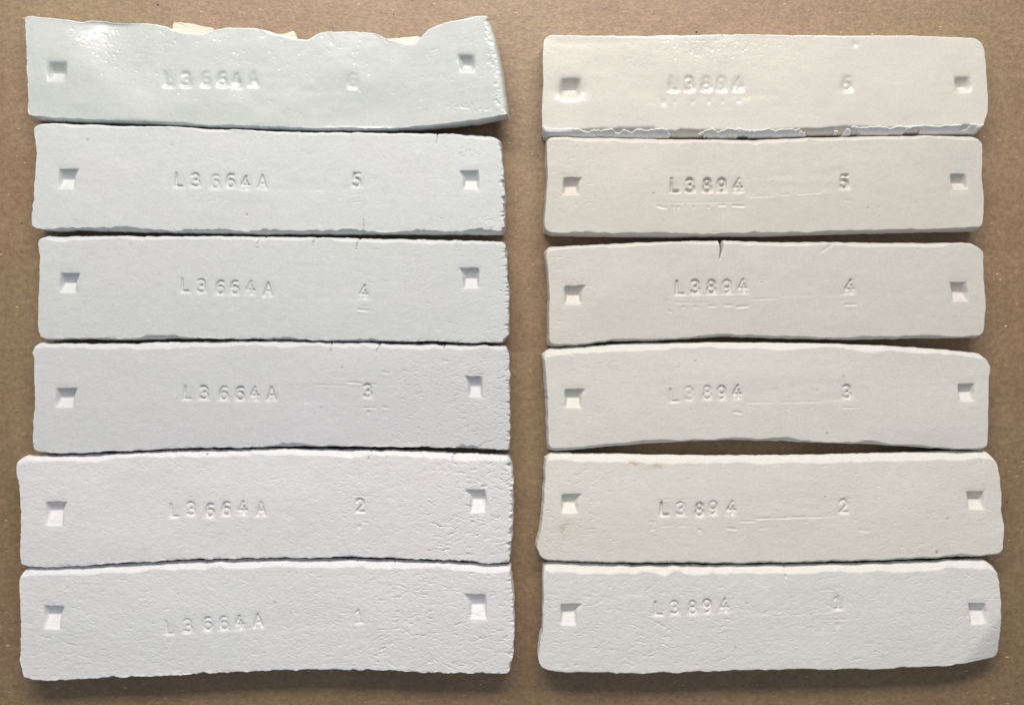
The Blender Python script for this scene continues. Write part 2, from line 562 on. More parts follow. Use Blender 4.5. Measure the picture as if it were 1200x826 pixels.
    edge_n = noise2(rng, Z.shape, 9, 9) * 0.5 + noise2(rng, Z.shape, 4, 4) * 0.5
    chip = spec.get('chip', 0.12)
    rel = rel + chip * edge_n * np.exp(-(dist / 0.9) ** 2)
    if spec.get('rough_end'):
        # broken, pitted right hand end
        for _ in range(26):
            cy = rng.uniform(py[5, -1], py[-5, -1]); ln = rng.uniform(2.0, 9.0); wd = rng.uniform(0.5, 1.0)
            e0 = np.interp(cy, py[:, -1], px[:, -1])
            m = np.exp(-((py - cy - 0.15 * (e0 - px)) / wd) ** 2) * sstep(ln, ln * 0.3, e0 - px)
            rel = rel - rng.uniform(0.1, 0.6) * m
    # cracks that open on a long edge cut through the rim as well
    for (x0_, y0_, x1_, y1_, w_, d_) in spec.get('cracks', []):
        L = math.hypot(x1_ - x0_, y1_ - y0_) + 1e-6
        t = ((px - x0_) * (x1_ - x0_) + (py - y0_) * (y1_ - y0_)) / L ** 2
        cxk = x0_ + (x1_ - x0_) * t + 0.5 * np.sin(t * 7 + x0_)
        near = np.abs(px - cxk)
        wid = w_ * np.clip(1.15 - t, 0.3, 1.0)
        ok = (t < 1.1) & (t > -1.5)
        rel = rel - np.where(ok, 2.2 * d_ * np.exp(-(near / wid) ** 2) * sstep(1.1, 0.8, t), 0)
    Z = np.maximum(Z + rel, 0.3)
    if spec.get('tilt'):
        Z = Z + spec['tilt'](px, py)
    V3 = np.concatenate([P, Z[..., None]], -1)
    nr, nc = Z.shape
    verts = V3.reshape(-1, 3)
    idx = np.arange(nr * nc).reshape(nr, nc)
    faces = np.stack([idx[:-1, :-1], idx[1:, :-1], idx[1:, 1:], idx[:-1, 1:]], -1).reshape(-1, 4)
    ring = np.r_[idx[0, :-1], idx[:-1, -1], idx[-1, :0:-1], idx[:0:-1, 0]]
    rp = verts[ring]
    ctr = rp[:, :2].mean(0)
    tang = np.roll(rp[:, :2], -1, 0) - np.roll(rp[:, :2], 1, 0)
    nrm = np.stack([-tang[:, 1], tang[:, 0]], 1)
    nrm /= np.linalg.norm(nrm, axis=1)[:, None] + 1e-9
    sgn = np.sign(((rp[:, :2] - ctr) * nrm).sum(1).mean())
    nrm = smooth(np.r_[nrm, nrm, nrm] * sgn, 4, 0)[len(ring):2 * len(ring)]
    allv = [verts]; prev = ring; base = len(verts)
    nring = len(ring)
    liftr = lift(uu.reshape(-1)[ring])
    inward = np.clip(-(nrm[:, 1] * np.sign(ctr[1])) * 2 - 0.6, 0, 1) * (abs(ctr[1]) > 12)
    K = 7
    n_side = noise2(rng, (K + 1, nring), 30, 2.5) * 0.10 + noise2(rng, (K + 1, nring), 9, 1.6) * spec.get('side_rough', 0.05)
    flare = spec.get('flare', 0.0)
    for k in range(1, K + 1):
        t = k / K
        z = rp[:, 2] * (1 - t) + (0.05 + liftr) * t
        off = n_side[k] * min(1, t * 3) - 0.9 * inward * t + flare * math.sin(t * 1.6) - 0.55 * max(0, t - 0.8) ** 1 * 2
        ring_v = np.c_[rp[:, :2] + nrm * off[:, None], z]
        allv.append(ring_v)
        cur = base + np.arange(nring); base += nring
        f = np.stack([prev, cur, np.roll(cur, -1), np.roll(prev, -1)], -1)
        faces = np.r_[faces, f[:, ::-1] if False else f]
        prev = cur
    cen = base
    allv.append(np.array([[ctr[0], ctr[1], 0.05 + float(np.mean(liftr)) * 0.5]]))
    # underside: quads strip to the middle
    half = nring // 2
    verts = np.concatenate(allv)
    q = np.stack([prev, np.full(nring, cen), np.full(nring, cen), np.roll(prev, -1)], -1)
    # triangles stored apart
    stain = np.zeros(len(verts)); speck = np.zeros(len(verts))
    stain[:nr * nc] = ras.sample(ras.stain, px, py).ravel()
    speck[:nr * nc] = ras.sample(ras.speck, px, py).ravel()
    faces = fix_winding(verts, faces, nr * nc)
    o = mesh_from('clay_bar', verts * MM, faces, spec['mat'], attrs={'stain': stain, 'speck': speck})
    # recentre: origin at the bar's base
    me = o.data
    org = np.array([ctr[0], ctr[1], 0.0]) * MM
    co = (verts * MM - org).astype(np.float32)
    me.vertices.foreach_set('co', co.ravel()); me.update()
    o.location = org
    o['label'] = spec['label']; o['category'] = 'clay bar'; o['group'] = spec['group']
    o['_front'] = 0
    del o['_front']
    return o, org, verts, ring, nrm, rp, (P, Z, dist, V, Lv, U, Lu)


def fix_winding(verts, faces, ntop):
    a, b, c = verts[faces[:, 0]], verts[faces[:, 1]], verts[faces[:, 2]]
    n = np.cross(b - a, c - a)
    istop = (faces < ntop).all(1)
    if n[istop][:, 2].mean() < 0:
        faces[istop] = faces[istop][:, ::-1]
    ctr = verts.mean(0)
    side = ~istop
    out = ((a[side] + c[side]) / 2 - ctr)[:, :2]
    if (n[side][:, :2] * out).sum(1).mean() < 0:
        faces[side] = faces[side][:, ::-1]
    return faces


# ------------------------------------------------------------------ the cardboard sheet
bw, bh = 0.62, 0.50
card = mesh_from('cardboard_sheet', [(-bw, -bh, 0), (bw, -bh, 0), (bw, bh, 0), (-bw, bh, 0),
                                     (-bw, -bh, -0.004), (bw, -bh, -0.004), (bw, bh, -0.004), (-bw, bh, -0.004)],
                 [(0, 1, 2, 3), (7, 6, 5, 4), (4, 5, 1, 0), (5, 6, 2, 1), (6, 7, 3, 2), (7, 4, 0, 3)],
                 cardboard_material(), smooth_shade=False)
card['kind'] = 'structure'
card['label'] = 'brown kraft cardboard sheet under all the bars'

# ------------------------------------------------------------------ materials of the bars
M_L6 = clay('glossy_bluish_porcelain', (0.618, 0.666, 0.656), (0.627, 0.666, 0.675), rough=0.38, grain=0.5, coat=0.8, coat_rough=0.13, sss=0.25, spec=0.5, lump=0.25, seed=1)
M_R6 = clay('glossy_cream_porcelain', (0.730, 0.715, 0.672), (0.706, 0.691, 0.653), rough=0.3, grain=0.5, coat=1.0, coat_rough=0.06, sss=0.25, spec=0.5, lump=0.35, seed=2)
M_L5 = clay('smooth_white_porcelain', (0.668, 0.692, 0.722), (0.653, 0.692, 0.712), rough=0.6, grain=0.7, spec=0.4, seed=3)
M_R5 = clay('satin_cream_porcelain', (0.658, 0.637, 0.597), (0.632, 0.622, 0.586), rough=0.42, grain=0.7, coat=0.25, coat_rough=0.3, spec=0.5, lump=0.6, seed=4)
M_L4 = clay('white_bisque_four', (0.665, 0.690, 0.720), (0.655, 0.690, 0.705), rough=0.8, seed=5)
M_R4 = clay('satin_cream_bisque', (0.683, 0.663, 0.632), (0.653, 0.648, 0.617), rough=0.5, grain=0.8, coat=0.12, coat_rough=0.35, seed=6)
M_L3 = clay('white_bisque_three', (0.702, 0.718, 0.764), (0.686, 0.712, 0.744), rough=0.9, grain=1.1, seed=7)
M_R3 = clay('cream_bisque_three', (0.750, 0.739, 0.714), (0.724, 0.724, 0.704), rough=0.85, seed=8)
M_L2 = clay('pinkish_bisque', (0.853, 0.848, 0.884), (0.832, 0.853, 0.889), rough=0.95, grain=1.4, seed=9)
M_R2 = clay('cream_bisque_two', (0.824, 0.814, 0.778), (0.798, 0.798, 0.772), rough=0.9, grain=1.1, seed=10)
M_L1 = clay('raw_bisque', (0.887, 0.887, 0.928), (0.867, 0.893, 0.930), rough=0.95, grain=1.6, seed=11)
M_R1 = clay('cream_raw_bisque', (0.877, 0.867, 0.862), (0.857, 0.862, 0.862), rough=0.95, grain=1.4, seed=12)

GL, GR = 'clay bars stamped L3664A', 'clay bars stamped L3894'


def word(s, pts):
    return [(c, x, y) for c, (x, y) in zip(s, pts)]


# ---- relief details of each bar (photo pixels, seen from above)
def x_L6(r):
    r.z += 0.35 * np.exp(-(((r.xs[None, :] - 132) / 60) ** 2 + ((r.ys[:, None] - 48) / 22) ** 2)) * 0.6
    r.z -= 1.7 * np.exp(-((r.xs[None, :] - 130) / 34) ** 2) * sstep(96, 14, r.ys[:, None] + 0.15 * (r.xs[None, :] - 128))
    for i in range(130):
        r.late(r.pit, r.rng.normal(140, 34), 32 + abs(r.rng.normal(0, 24)), r.rng.uniform(0.6, 1.0), 0.08, 0.0)
    for i in range(90):
        q = r.rng.random(); r.late(r.pit, 572 + 14 * q + r.rng.normal(0, 2.5), 30 + 95 * q, r.rng.uniform(0.7, 1.3), 0.12, 0.0)
    for i in range(50):
        r.late(r.pit, r.rng.normal(550, 25), 126 + r.rng.normal(0, 3), 0.9, 0.1, 0.0)
    for i in range(110):
        r.late(r.pit, r.rng.uniform(180, 580), 40 + 100 * r.rng.random() ** 1.6, r.rng.uniform(0.7, 1.3), 0.08, 0.0)
    r.band(310, 88, 405, 112, 2, 0.05)
    r.groove([(306, 36), (305, 44)], 0.8, 0.2); r.groove([(387, 42), (389, 52)], 1.0, 0.25)
    r.dash(408, 70, 416, 72, 0.1); r.dash(430, 118, 426, 112, 0.12); r.pits(24, dark=0.15, depth=0.1)


def x_L5(r):
    r.band(318, 196, 408, 225, 1, 0.07)
    r.dash(243, 185, 249, 186, 0.08); r.dash(282, 188, 288, 187, 0.08); r.dash(246, 236, 252, 236, 0.08); r.dash(262, 236, 268, 235, 0.08)
    r.dash(412, 229, 422, 228, 0.09); r.dash(414, 237, 422, 237, 0.1)
    r.tears(50, 480, 592, 165, 272, 3, 7, 0.06); r.tears(10, 550, 590, 250, 270, 6, 12, 0.12, 0.1)
    r.tears(26, 60, 480, 165, 265, 2, 5, 0.05)
    r.pits(36, dark=0.5); r.pit(102, 164, 1.0, 0.3, 0.8); r.pit(289, 252, 1.1, 0.3, 0.5)
    for i in range(16):
        r.pit(535 + r.rng.random() * 26, 172 + r.rng.random() * 14, 0.9, 0.14, 0.2)


def x_L4(r):
    r.band(326, 331, 420, 353, 0, 0.06)
    r.dash(424, 360, 434, 359, 0.12); r.dash(420, 363, 431, 364, 0.26, 1.3); r.dash(432, 331, 438, 332, 0.1)
    r.tears(95, 470, 598, 290, 400, 3, 8, 0.07); r.tears(10, 570, 597, 340, 400, 5, 10, 0.12)
    r.tears(36, 60, 470, 290, 392, 2, 6, 0.045); r.pits(36, dark=0.35); r.pit(301, 290, 1.2, 0.3, 0.7)


def x_L3(r):
    r.band(330, 450, 426, 473, 0, 0.07)
    r.dash(408, 448, 422, 449, 0.24, 1.0); r.dash(430, 450, 441, 451, 0.22, 1.0); r.dash(367, 451, 405, 452, 0.10); r.dash(390, 442, 404, 443, 0.08)
    r.dash(426, 478, 440, 478, 0.2, 0.9); r.pit(432, 483, 1.5, 0.35, 0.1); r.dash(448, 436, 454, 437, 0.2, 1.3); r.dash(454, 438, 454, 449, 0.12, 0.9)
    r.dash(448, 477, 454, 478, 0.2, 1.2); r.dash(454, 478, 454, 490, 0.14, 0.9)
    r.tears(190, 455, 598, 412, 524, 3, 9, 0.12); r.tears(60, 530, 597, 415, 524, 5, 12, 0.16)
    r.tears(50, 60, 450, 412, 518, 2, 6, 0.045); r.pits(40, dark=0.35); r.pit(401, 431, 1.2, 0.25, 0.5); r.pit(376, 478, 1.0, 0.25, 0.5)


def x_L2(r):
    r.band(322, 582, 412, 608, 0, 0.06)
    r.dash(414, 580, 430, 582, 0.15); r.pit(421, 617, 2.4, 0.3, 0.0); r.dash(424, 612, 430, 613, 0.1)
    r.tears(260, 30, 420, 540, 655, 3, 8, 0.07); r.tears(430, 380, 600, 538, 655, 3, 8, 0.09); r.tears(110, 500, 598, 540, 655, 6, 15, 0.19)
    r.pits(40, dark=0.2); r.pit(242, 532, 1.2, 0.3, 0.9); r.pit(558, 605, 1.6, 0.1, 0.0); r.blot(558, 605, 6, 2, 0.3)


def x_L1(r):
    r.band(322, 716, 412, 740, 4, 0.07)
    r.tears(520, 28, 400, 672, 788, 3, 8, 0.06); r.tears(40, 30, 200, 675, 780, 7, 16, 0.11)
    r.tears(520, 330, 600, 670, 784, 3, 8, 0.09); r.tears(120, 430, 600, 672, 784, 8, 17, 0.17)
    r.pits(50, dark=0.2); r.pit(322, 706, 1.1, 0.4, 0.6)


def x_R6(r):
    r.band(770, 108, 912, 117, 2, 0.11)
    for x in (778, 791, 812, 831, 847, 866):
        r.pit(x, 120 - (x - 778) * 0.02, 2.0 if x > 780 else 3.4, 0.3, 0.0)
    r.band(640, 105, 690, 112, 0, 0.0)
    r.z -= 1.1 * np.exp(-(((r.xs[None, :] - 668) / 15) ** 2 + ((r.ys[:, None] - 106) / 9) ** 2))
    r.z -= 0.25 * np.exp(-(((r.xs[None, :] - 1128) / 9) ** 2 + ((r.ys[:, None] - 101) / 6) ** 2))
    m = np.exp(-(((r.xs[None, :] - 845) / 70) ** 2 + ((r.ys[:, None] - 56) / 17) ** 2))
    r.z += m * 0.05 * noise2(r.rng, r.z.shape, 4.5, 4.0)
    for i in range(80):
        x = r.rng.normal(842, 42); y = r.rng.normal(58, 11)
        r.late(r.pit, x, max(48, y), r.rng.uniform(0.55, 0.95), 0.11, 0.0)
    for i in range(130):
        r.late(r.pit, 640 + r.rng.random() * 300, 50 + r.rng.random() * 92, 0.7, 0.07, 0.0)
    r.z -= 0.08 * np.exp(-(((r.ys[:, None] - 50) / 4.5) ** 2)) * sstep(640, 660, r.xs)[None, :] * (1 - sstep(715, 760, r.xs))[None, :]
    r.pit(1002, 52, 3, 0.3, 0)


def x_R5(r):
    r.band(872, 204, 988, 231, 8, 0.09)
    r.dash(786, 238, 800, 238, 0.08); r.dash(806, 238, 866, 237, 0.06); r.dash(771, 242, 780, 244, 0.16, 1.6)
    for x in (789, 795, 813, 830):
        r.pit(x, 243, 1.5, 0.18, 0.1)
    r.dash(843, 241, 850, 241, 0.16, 1.2); r.dash(859, 241, 871, 242, 0.26, 1.3)
    r.dash(880, 231, 908, 230, 0.10); r.dash(915, 229, 925, 228, 0.10); r.dash(935, 228, 962, 226, 0.10)
    r.dash(990, 235, 995, 236, 0.12); r.pit(1017, 244, 1.2, 0.2, 0.5); r.pit(766, 227, 1.1, 0.2, 0.7); r.pit(1074, 237, 1.0, 0.1, 0.4); r.pit(777, 258, 1, 0.1, 0.4)
    r.tears(30, 640, 700, 170, 270, 3, 7, 0.05); r.pits(60, dark=0.3)


def x_R4(r):
    r.band(878, 324, 992, 350, 4, 0.08)
    r.groove([(781, 352), (781, 363), (786, 366)], 1.2, 0.2, 0.06); r.dash(791, 355, 806, 355, 0.12); r.dash(812, 355, 830, 355, 0.08)
    for x in (801, 815):
        r.pit(x, 360, 1.5, 0.2, 0.1)
    r.dash(831, 359, 838, 359, 0.18, 1.2); r.dash(849, 358, 857, 358, 0.18, 1.2); r.dash(864, 360, 876, 359, 0.24, 1.3)
    r.dash(790, 346, 880, 344, 0.06); r.dash(882, 351, 912, 350, 0.12); r.dash(992, 357, 1003, 357, 0.24, 1.3)
    r.dash(893, 324, 897, 324, 0.08); r.pit(893, 331, 1, 0.2, 0.4)
    r.groove([(963, 295), (975, 287)], 1.3, 0.16, 0.05)
    r.tears(60, 641, 690, 300, 400, 3, 8, 0.06); r.pits(40, dark=0.25)


def x_R3(r):
    r.band(872, 447, 990, 472, 2, 0.08)
    r.dash(876, 472, 905, 472, 0.14, 0.8); r.dash(915, 472, 962, 471, 0.14, 0.8); r.dash(860, 483, 869, 484, 0.24, 1.4); r.dash(988, 478, 1001, 478, 0.18, 0.8)
    r.dash(785, 451, 789, 452, 0.1); r.pit(994, 484, 1.2, 0.14, 0)
    r.pit(989, 441, 0.9, 0.2, 0.8); r.pit(969, 508, 1.1, 0.3, 0.8); r.pit(815, 423, 1, 0.2, 0.7); r.pit(958, 457, 1, 0.2, 0.6)
    r.tears(70, 640, 720, 418, 520, 3, 8, 0.06, 0.3); r.tears(70, 700, 1150, 418, 518, 2, 6, 0.035); r.pits(45, dark=0.3)
    r.groove([(667, 412), (671, 416)], 1.0, 0.2, 0.08)


def x_R2(r):
    r.band(868, 582, 985, 610, 5, 0.09)
    r.dash(772, 586, 787, 585, 0.14, 0.8); r.dash(793, 586, 808, 585, 0.12, 0.8); r.groove([(772, 586), (772, 606)], 0.8, 0.1)
    r.dash(775, 617, 787, 616, 0.14, 0.8); r.dash(793, 617, 807, 616, 0.12, 0.8); r.groove([(761, 612), (767, 611), (762, 621), (767, 620)], 1.2, 0.14, 0.05)
    r.pit(820, 621, 1.8, 0.26, 0); r.dash(852, 619, 862, 620, 0.24, 1.3)
    r.dash(868, 611, 884, 611, 0.24, 0.9); r.dash(888, 608, 905, 607, 0.24, 0.9); r.dash(910, 607, 926, 607, 0.2, 0.9); r.dash(928, 606, 944, 606, 0.18, 0.9); r.dash(948, 606, 962, 606, 0.14, 0.9)
    r.dash(890, 619, 895, 619, 0.16, 1.0); r.dash(990, 584, 997, 585, 0.14, 1); r.dash(1008, 621, 1016, 622, 0.14, 1.8)
    r.dash(984, 542, 985, 551, 0.2, 0.6)
    r.blot(661, 620, 5, 9, 0.6); r.blot(743, 543, 9, 3.2, 0.75); r.blot(770, 545, 12, 3.4, 0.6); r.blot(808, 543, 9, 3, 0.3); r.blot(1148, 578, 7, 3, 0.2)
    r.tears(110, 634, 720, 545, 650, 3, 9, 0.09, 0.35); r.tears(130, 940, 1170, 545, 645, 3, 8, 0.07); r.tears(90, 720, 950, 545, 650, 2, 6, 0.04)
    r.pits(60, dark=0.3); r.pit(1098, 647, 1.4, 0.3, 0.9); r.pit(967, 582, 1.0, 0.2, 0.8); r.pit(1111, 608, 1.6, 0.2, 0.4)


def x_R1(r):
    r.band(870, 696, 980, 721, 5, 0.06)
    r.dash(905, 722, 975, 717, 0.08, 0.8); r.dash(960, 692, 974, 691, 0.14, 0.8); r.dash(976, 726, 990, 726, 0.16, 0.8); r.pit(982, 732, 2.6, 0.24, 0.0)
    r.tears(330, 636, 860, 680, 782, 4, 9, 0.09, 0.35); r.tears(50, 636, 800, 690, 782, 9, 18, 0.13, 0.3)
    r.tears(330, 850, 1168, 670, 776, 3, 9, 0.09, 0.25); r.pits(60, dark=0.25)
    r.pit(875, 707, 1.4, 0.2, 0.3); r.pit(862, 759, 1.2, 0.2, 0.5)


def tilt_R1(px, py):
    # lower right corner sloped down to stand in for a diagonal shadow
    d = ((px - 1120) * (720 - 785) - (py - 785) * (1172 - 1120)) / math.hypot(52, 65)
    d = -((1172 - 1120) * (py - 785) - (720 - 785) * (px - 1120)) / math.hypot(52, 65)
    return -np.clip(-d if False else np.abs(d) * (((py - 785) * 52 + (px - 1120) * 65) > 0), 0, 40) ** 1.3 / 2.2 * PX * 0.2


SPECS = [
 dict(seed=6, mat=M_L6, group=GL, label='glossy bluish-white clay bar stamped L3664A 6, warped with scalloped flaky upper edge',
      top=[(31,21),(38,20),(60,22),(90,26),(98,27),(106,25),(120,25),(132,28),(150,29),(170,29),(185,30),(198,33),(208,38),(230,41),(244,42),(252,37),(266,34),(285,34),(300,35),(314,38),(330,43),(345,48),(362,49),(370,43),(380,39),(400,38),(425,39),(445,43),(455,49),(475,53),(488,53),(493,46),(503,36),(520,29),(545,23),(562,20),(574,21)],
      bot=[(34,140),(42,143),(60,144),(95,146),(150,148),(225,151),(300,154),(375,156),(440,156),(500,153),(560,146),(597,139)],
      left=[(30,30),(32,60),(33,90),(34,115)], right=[(582,45),(588,75),(593,105)],
      text=word('L3664A6', [(198,93),(218,93),(241,93),(260,93),(277,94),(297,93),(413,95)]),
      holes=[(56,76,72,84,94,4), (539,556,64,75,83,-4)], extra=x_L6, bevel=(0.8,0.9,0.5,2.3), wavy=0.2, grain=0.005, soft=3, pad=0.2,
      ragged=0.25, chip=0.10, stamp=0.55, lift=lambda u: 4.0*np.clip((u-0.62)/0.38,0,1)**1.7, T=7.0, corner=1.2, side_rough=0.08, crease=1.8),
 dict(seed=5, mat=M_L5, group=GL, label='matte white clay bar stamped L3664A 5, second in the left column',
      top=[(39,153),(46,147),(60,146),(110,147),(150,149),(200,150),(240,152),(270,153),(320,155),(380,156),(450,157),(500,157),(520,158),(560,160),(578,161),(588,167)],
      bot=[(38,266),(45,271),(60,272),(90,271),(150,273),(200,274),(250,275),(320,276),(425,276),(500,276),(560,276),(590,276)],
      left=[(43,165),(45,185),(43,205),(41,235),(38,258)], right=[(590,200),(592,240),(592,268)],
      text=word('L3664A5', [(210,211),(229,211),(252,213),(270,212),(287,214),(307,213),(418,211)]),
      holes=[(68,87,197,209,221,6), (543,561,199,211,222,-6)], extra=x_L5, bevel=(1.2,0.9,0.5,0.7), rough_end=1, chip=0.16,
      cracks=[(513,156,511,169,0.8,0.5),(425,279,426,256,0.7,0.45),(352,156,351,160,0.8,0.3),(410,157,409,161,0.7,0.3)]),
 dict(seed=4, mat=M_L4, group=GL, label='matte white clay bar stamped L3664A 4, third in the left column',
      top=[(45,283),(49,278),(80,277),(160,277),(220,277),(280,277),(320,278),(400,279),(450,280),(540,282),(592,284)],
      bot=[(48,395),(54,399),(100,398),(160,399),(210,397),(300,398),(400,400),(480,401),(500,400),(540,402),(590,402)],
      left=[(48,300),(48,330),(46,360),(46,382)], right=[(595,295),(596,330),(597,370),(597,392)],
      text=word('L3664A4', [(217,334),(236,335),(258,337),(275,337),(293,337),(314,339),(426,342)]), rot=0.03,
      holes=[(70,89,319,331,343,6), (543,561,313,326,338,-6)], extra=x_L4, bevel=(1.35,0.7,0.4,0.8), rough_end=1, chip=0.16,
      cracks=[(371,276,366,289,0.8,0.5),(421,278,417,293,0.8,0.55),(498,281,495,288,0.7,0.3),(537,281,535,292,0.7,0.4),(309,276,300,287,0.8,0.3)]),
 dict(seed=3, mat=M_L3, group=GL, label='matte light grey clay bar stamped L3664A 3, fourth in the left column',
      top=[(38,406),(45,401),(100,402),(160,402),(220,400),(300,399),(380,400),(450,402),(530,403),(594,405)],
      bot=[(41,526),(50,530),(90,530),(130,528),(180,526),(240,524),(300,523),(400,522),(500,523),(560,525),(598,527)],
      left=[(41,420),(42,450),(42,480),(40,510)], right=[(597,420),(598,460),(598,500)],
      text=word('L3664A3', [(220,460),(239,460),(262,461),(281,461),(298,461),(318,461),(431,458)]), rot=0.0,
      holes=[(65,86,454,466,477,6), (549,565,440,453,465,-6)], extra=x_L3, bevel=(1.7,0.7,0.5,0.6), rough_end=1, chip=0.16,
      cracks=[(388,399,387,415,0.7,0.5),(445,400,441,415,0.7,0.5),(521,401,520,411,0.7,0.45)]),
 dict(seed=2, mat=M_L2, group=GL, label='pinkish-white rough clay bar stamped L3664A 2, fifth in the left column',
      top=[(19,539),(28,533),(60,533),(120,531),(200,527),(260,526),(320,525),(400,526),(480,527),(540,530),(596,532)],
      bot=[(26,659),(36,662),(60,663),(110,660),(150,657),(200,655),(260,653),(320,652),(400,651),(450,652),(500,654),(560,657),(597,659)],
      left=[(22,555),(25,575),(26,605),(25,640)], right=[(601,545),(602,580),(601,620),(599,645)],
      text=word('L3664A2', [(204,598),(224,596),(246,598),(265,596),(284,595),(306,596),(422,592)]), rot=-0.02,
      holes=[(53,74,587,598,615,6), (551,570,573,586,600,-7)], extra=x_L2, bevel=(1.8,0.7,0.5,1.0), rough_end=1, chip=0.2, grain=0.02,
      cracks=[(434,532,432,541,0.8,0.4),(535,527,529,541,0.8,0.5)]),
 dict(seed=1, mat=M_L1, group=GL, label='rough white clay bar stamped L3664A 1, lowest in the left column, covered in fine tears',
      top=[(24,670),(30,664),(60,663),(120,661),(200,657),(260,655),(320,654),(400,654),(500,656),(560,659),(599,661)],
      bot=[(29,792),(40,797),(80,796),(130,793),(200,789),(280,786),(320,785),(380,784),(450,784),(520,786),(560,787),(598,787)],
      left=[(25,700),(26,740),(25,770)], right=[(602,690),(603,730),(602,770)],
      text=word('L3664A1', [(199,735),(220,733),(243,731),(262,730),(280,729),(302,727),(420,722)]), rot=-0.06,
      holes=[(51,71,709,721,737,6), (550,570,695,710,725,-7)], extra=x_L1, bevel=(1.9,0.6,0.5,0.8), rough_end=1, chip=0.22, grain=0.024,
      cracks=[(418,655,418,662,0.7,0.3),(463,654,460,670,0.8,0.45),(384,655,385,660,0.8,0.3)]),
 dict(seed=16, mat=M_R6, group=GR, label='glossy cream clay bar stamped L3894 6, white layer peeling along its lower side',
      top=[(636,49),(642,44),(700,43),(800,43),(850,42),(920,43),(1000,43),(1080,44),(1138,46),(1148,52)],
      bot=[(635,160),(642,163),(700,164),(800,164),(900,163),(1000,161),(1080,160),(1148,158)],
      left=[(635,70),(636,100),(634,130)], right=[(1152,65),(1154,90),(1156,118),(1156,135)],
      text=word('L38946', [(790,98),(808,98),(828,98),(846,98),(865,98),(993,98)]),
      holes=[(657,679,91,102,112,3), (1121,1137,89,100,107,-3)], extra=x_R6, bevel=(0.9,2.2,0.6,0.7), drop=0.62, soft=3, ragged=0.15, chip=0.05, grain=0.006,
      stamp=0.6, pad=0.3, wavy=0.14, crease=1.9, side_rough=0.02, T=7.4),
 dict(seed=15, mat=M_R5, group=GR, label='satin cream clay bar stamped L3894 5, second in the right column',
      top=[(639,165),(645,161),(700,162),(800,164),(870,165),(900,164),(1000,161),(1080,160),(1143,161),(1149,166)],
      bot=[(637,274),(645,277),(700,278),(750,279),(800,279),(900,278),(1000,275),(1080,273),(1149,272)],
      left=[(639,180),(640,210),(638,240),(636,262)], right=[(1150,185),(1149,210),(1152,235),(1151,255)],
      text=word('L38945', [(791,217),(809,217),(829,217),(846,217),(865,217),(990,213)]),
      holes=[(660,678,207,217,228,6), (1115,1133,203,213,222,-2)], extra=x_R5, bevel=(1.5,1.0,0.9,0.7), ragged=0.2, chip=0.07, grain=0.006, stroke=1.1, stamp=0.9),
 dict(seed=14, mat=M_R4, group=GR, label='satin cream clay bar stamped L3894 4 with a dark crack in its upper edge',
      top=[(637,296),(643,289),(680,288),(740,285),(800,283),(843,282),(850,282),(900,284),(965,284),(1050,285),(1138,285),(1148,291)],
      bot=[(641,405),(650,407),(680,405),(710,401),(760,400),(800,398),(850,395),(900,397),(1000,399),(1060,397),(1149,396)],
      left=[(640,315),(642,350),(641,385)], right=[(1151,300),(1151,330),(1154,355),(1152,385)],
      text=word('L38944', [(797,337),(815,336),(834,336),(852,336),(870,335),(996,336)]),
      holes=[(662,681,334,345,356,6), (1116,1134,330,342,353,-4)], extra=x_R4, bevel=(1.4,1.0,1.0,0.7), ragged=0.25, chip=0.08, grain=0.006, stroke=1.1, stamp=0.9,
      cracks=[(846,280,844,303,1.5,3.0)]),
 dict(seed=13, mat=M_R3, group=GR, label='matte cream clay bar stamped L3894 3, arched, fourth in the right column',
      top=[(634,415),(642,408),(700,404),(760,401),(850,401),(900,401),(970,402),(1040,405),(1100,409),(1150,414)],
      bot=[(641,526),(648,528),(670,527),(710,523),(760,519),(800,517),(850,515),(900,516),(960,518),(1020,520),(1070,523),(1120,526),(1152,527)],
      left=[(637,430),(640,470),(640,505)], right=[(1160,430),(1158,445),(1157,480),(1157,505),(1156,520)],
      text=word('L38943', [(790,463),(808,461),(829,460),(846,460),(864,459),(993,459)]), rot=-0.02,
      holes=[(662,681,455,466,478,6), (1125,1142,449,459,470,-3)], extra=x_R3, bevel=(1.9,1.1,1.0,0.9), ragged=0.25, chip=0.08, grain=0.009),
 dict(seed=12, mat=M_R2, group=GR, label='matte cream clay bar stamped L3894 2 with small rust-coloured stains',
      top=[(638,535),(645,529),(700,531),(800,533),(900,533),(960,532),(1050,530),(1110,528),(1156,528),(1165,536)],
      bot=[(633,652),(642,655),(660,656),(720,658),(800,658),(900,658),(960,657),(1040,655),(1100,652),(1150,650),(1171,647)],
      left=[(637,560),(635,590),(632,618),(627,637)], right=[(1168,550),(1172,575),(1172,600),(1175,615),(1174,638)],
      text=word('L38942', [(779,596),(798,596),(820,597),(836,595),(857,595),(989,593)]), stroke=1.1, stamp=0.85, pad=0.18,
      holes=[(658,677,578,589,601,6), (1135,1154,575,585,597,-3)], extra=x_R2, bevel=(2.0,1.1,0.9,0.8), ragged=0.3, chip=0.12, grain=0.012),
 dict(seed=11, mat=M_R1, group=GR, label='rough cream clay bar stamped L3894 1, lowest in the right column, lower right corner sloped to imitate a diagonal shadow',
      top=[(636,662),(642,657),(680,659),(740,661),(800,661),(900,661),(1000,659),(1080,657),(1153,654),(1165,662)],
      bot=[(633,779),(642,784),(655,786),(690,787),(740,787),(800,786),(870,783),(900,783),(950,782),(1000,782),(1040,782),(1100,779),(1169,771)],
      left=[(636,690),(635,730),(632,752),(629,766)], right=[(1169,680),(1171,700),(1172,740),(1172,762)],
      text=word('L38941', [(772,713),(791,712),(812,712),(829,710),(849,709),(982,706)]), rot=-0.04,
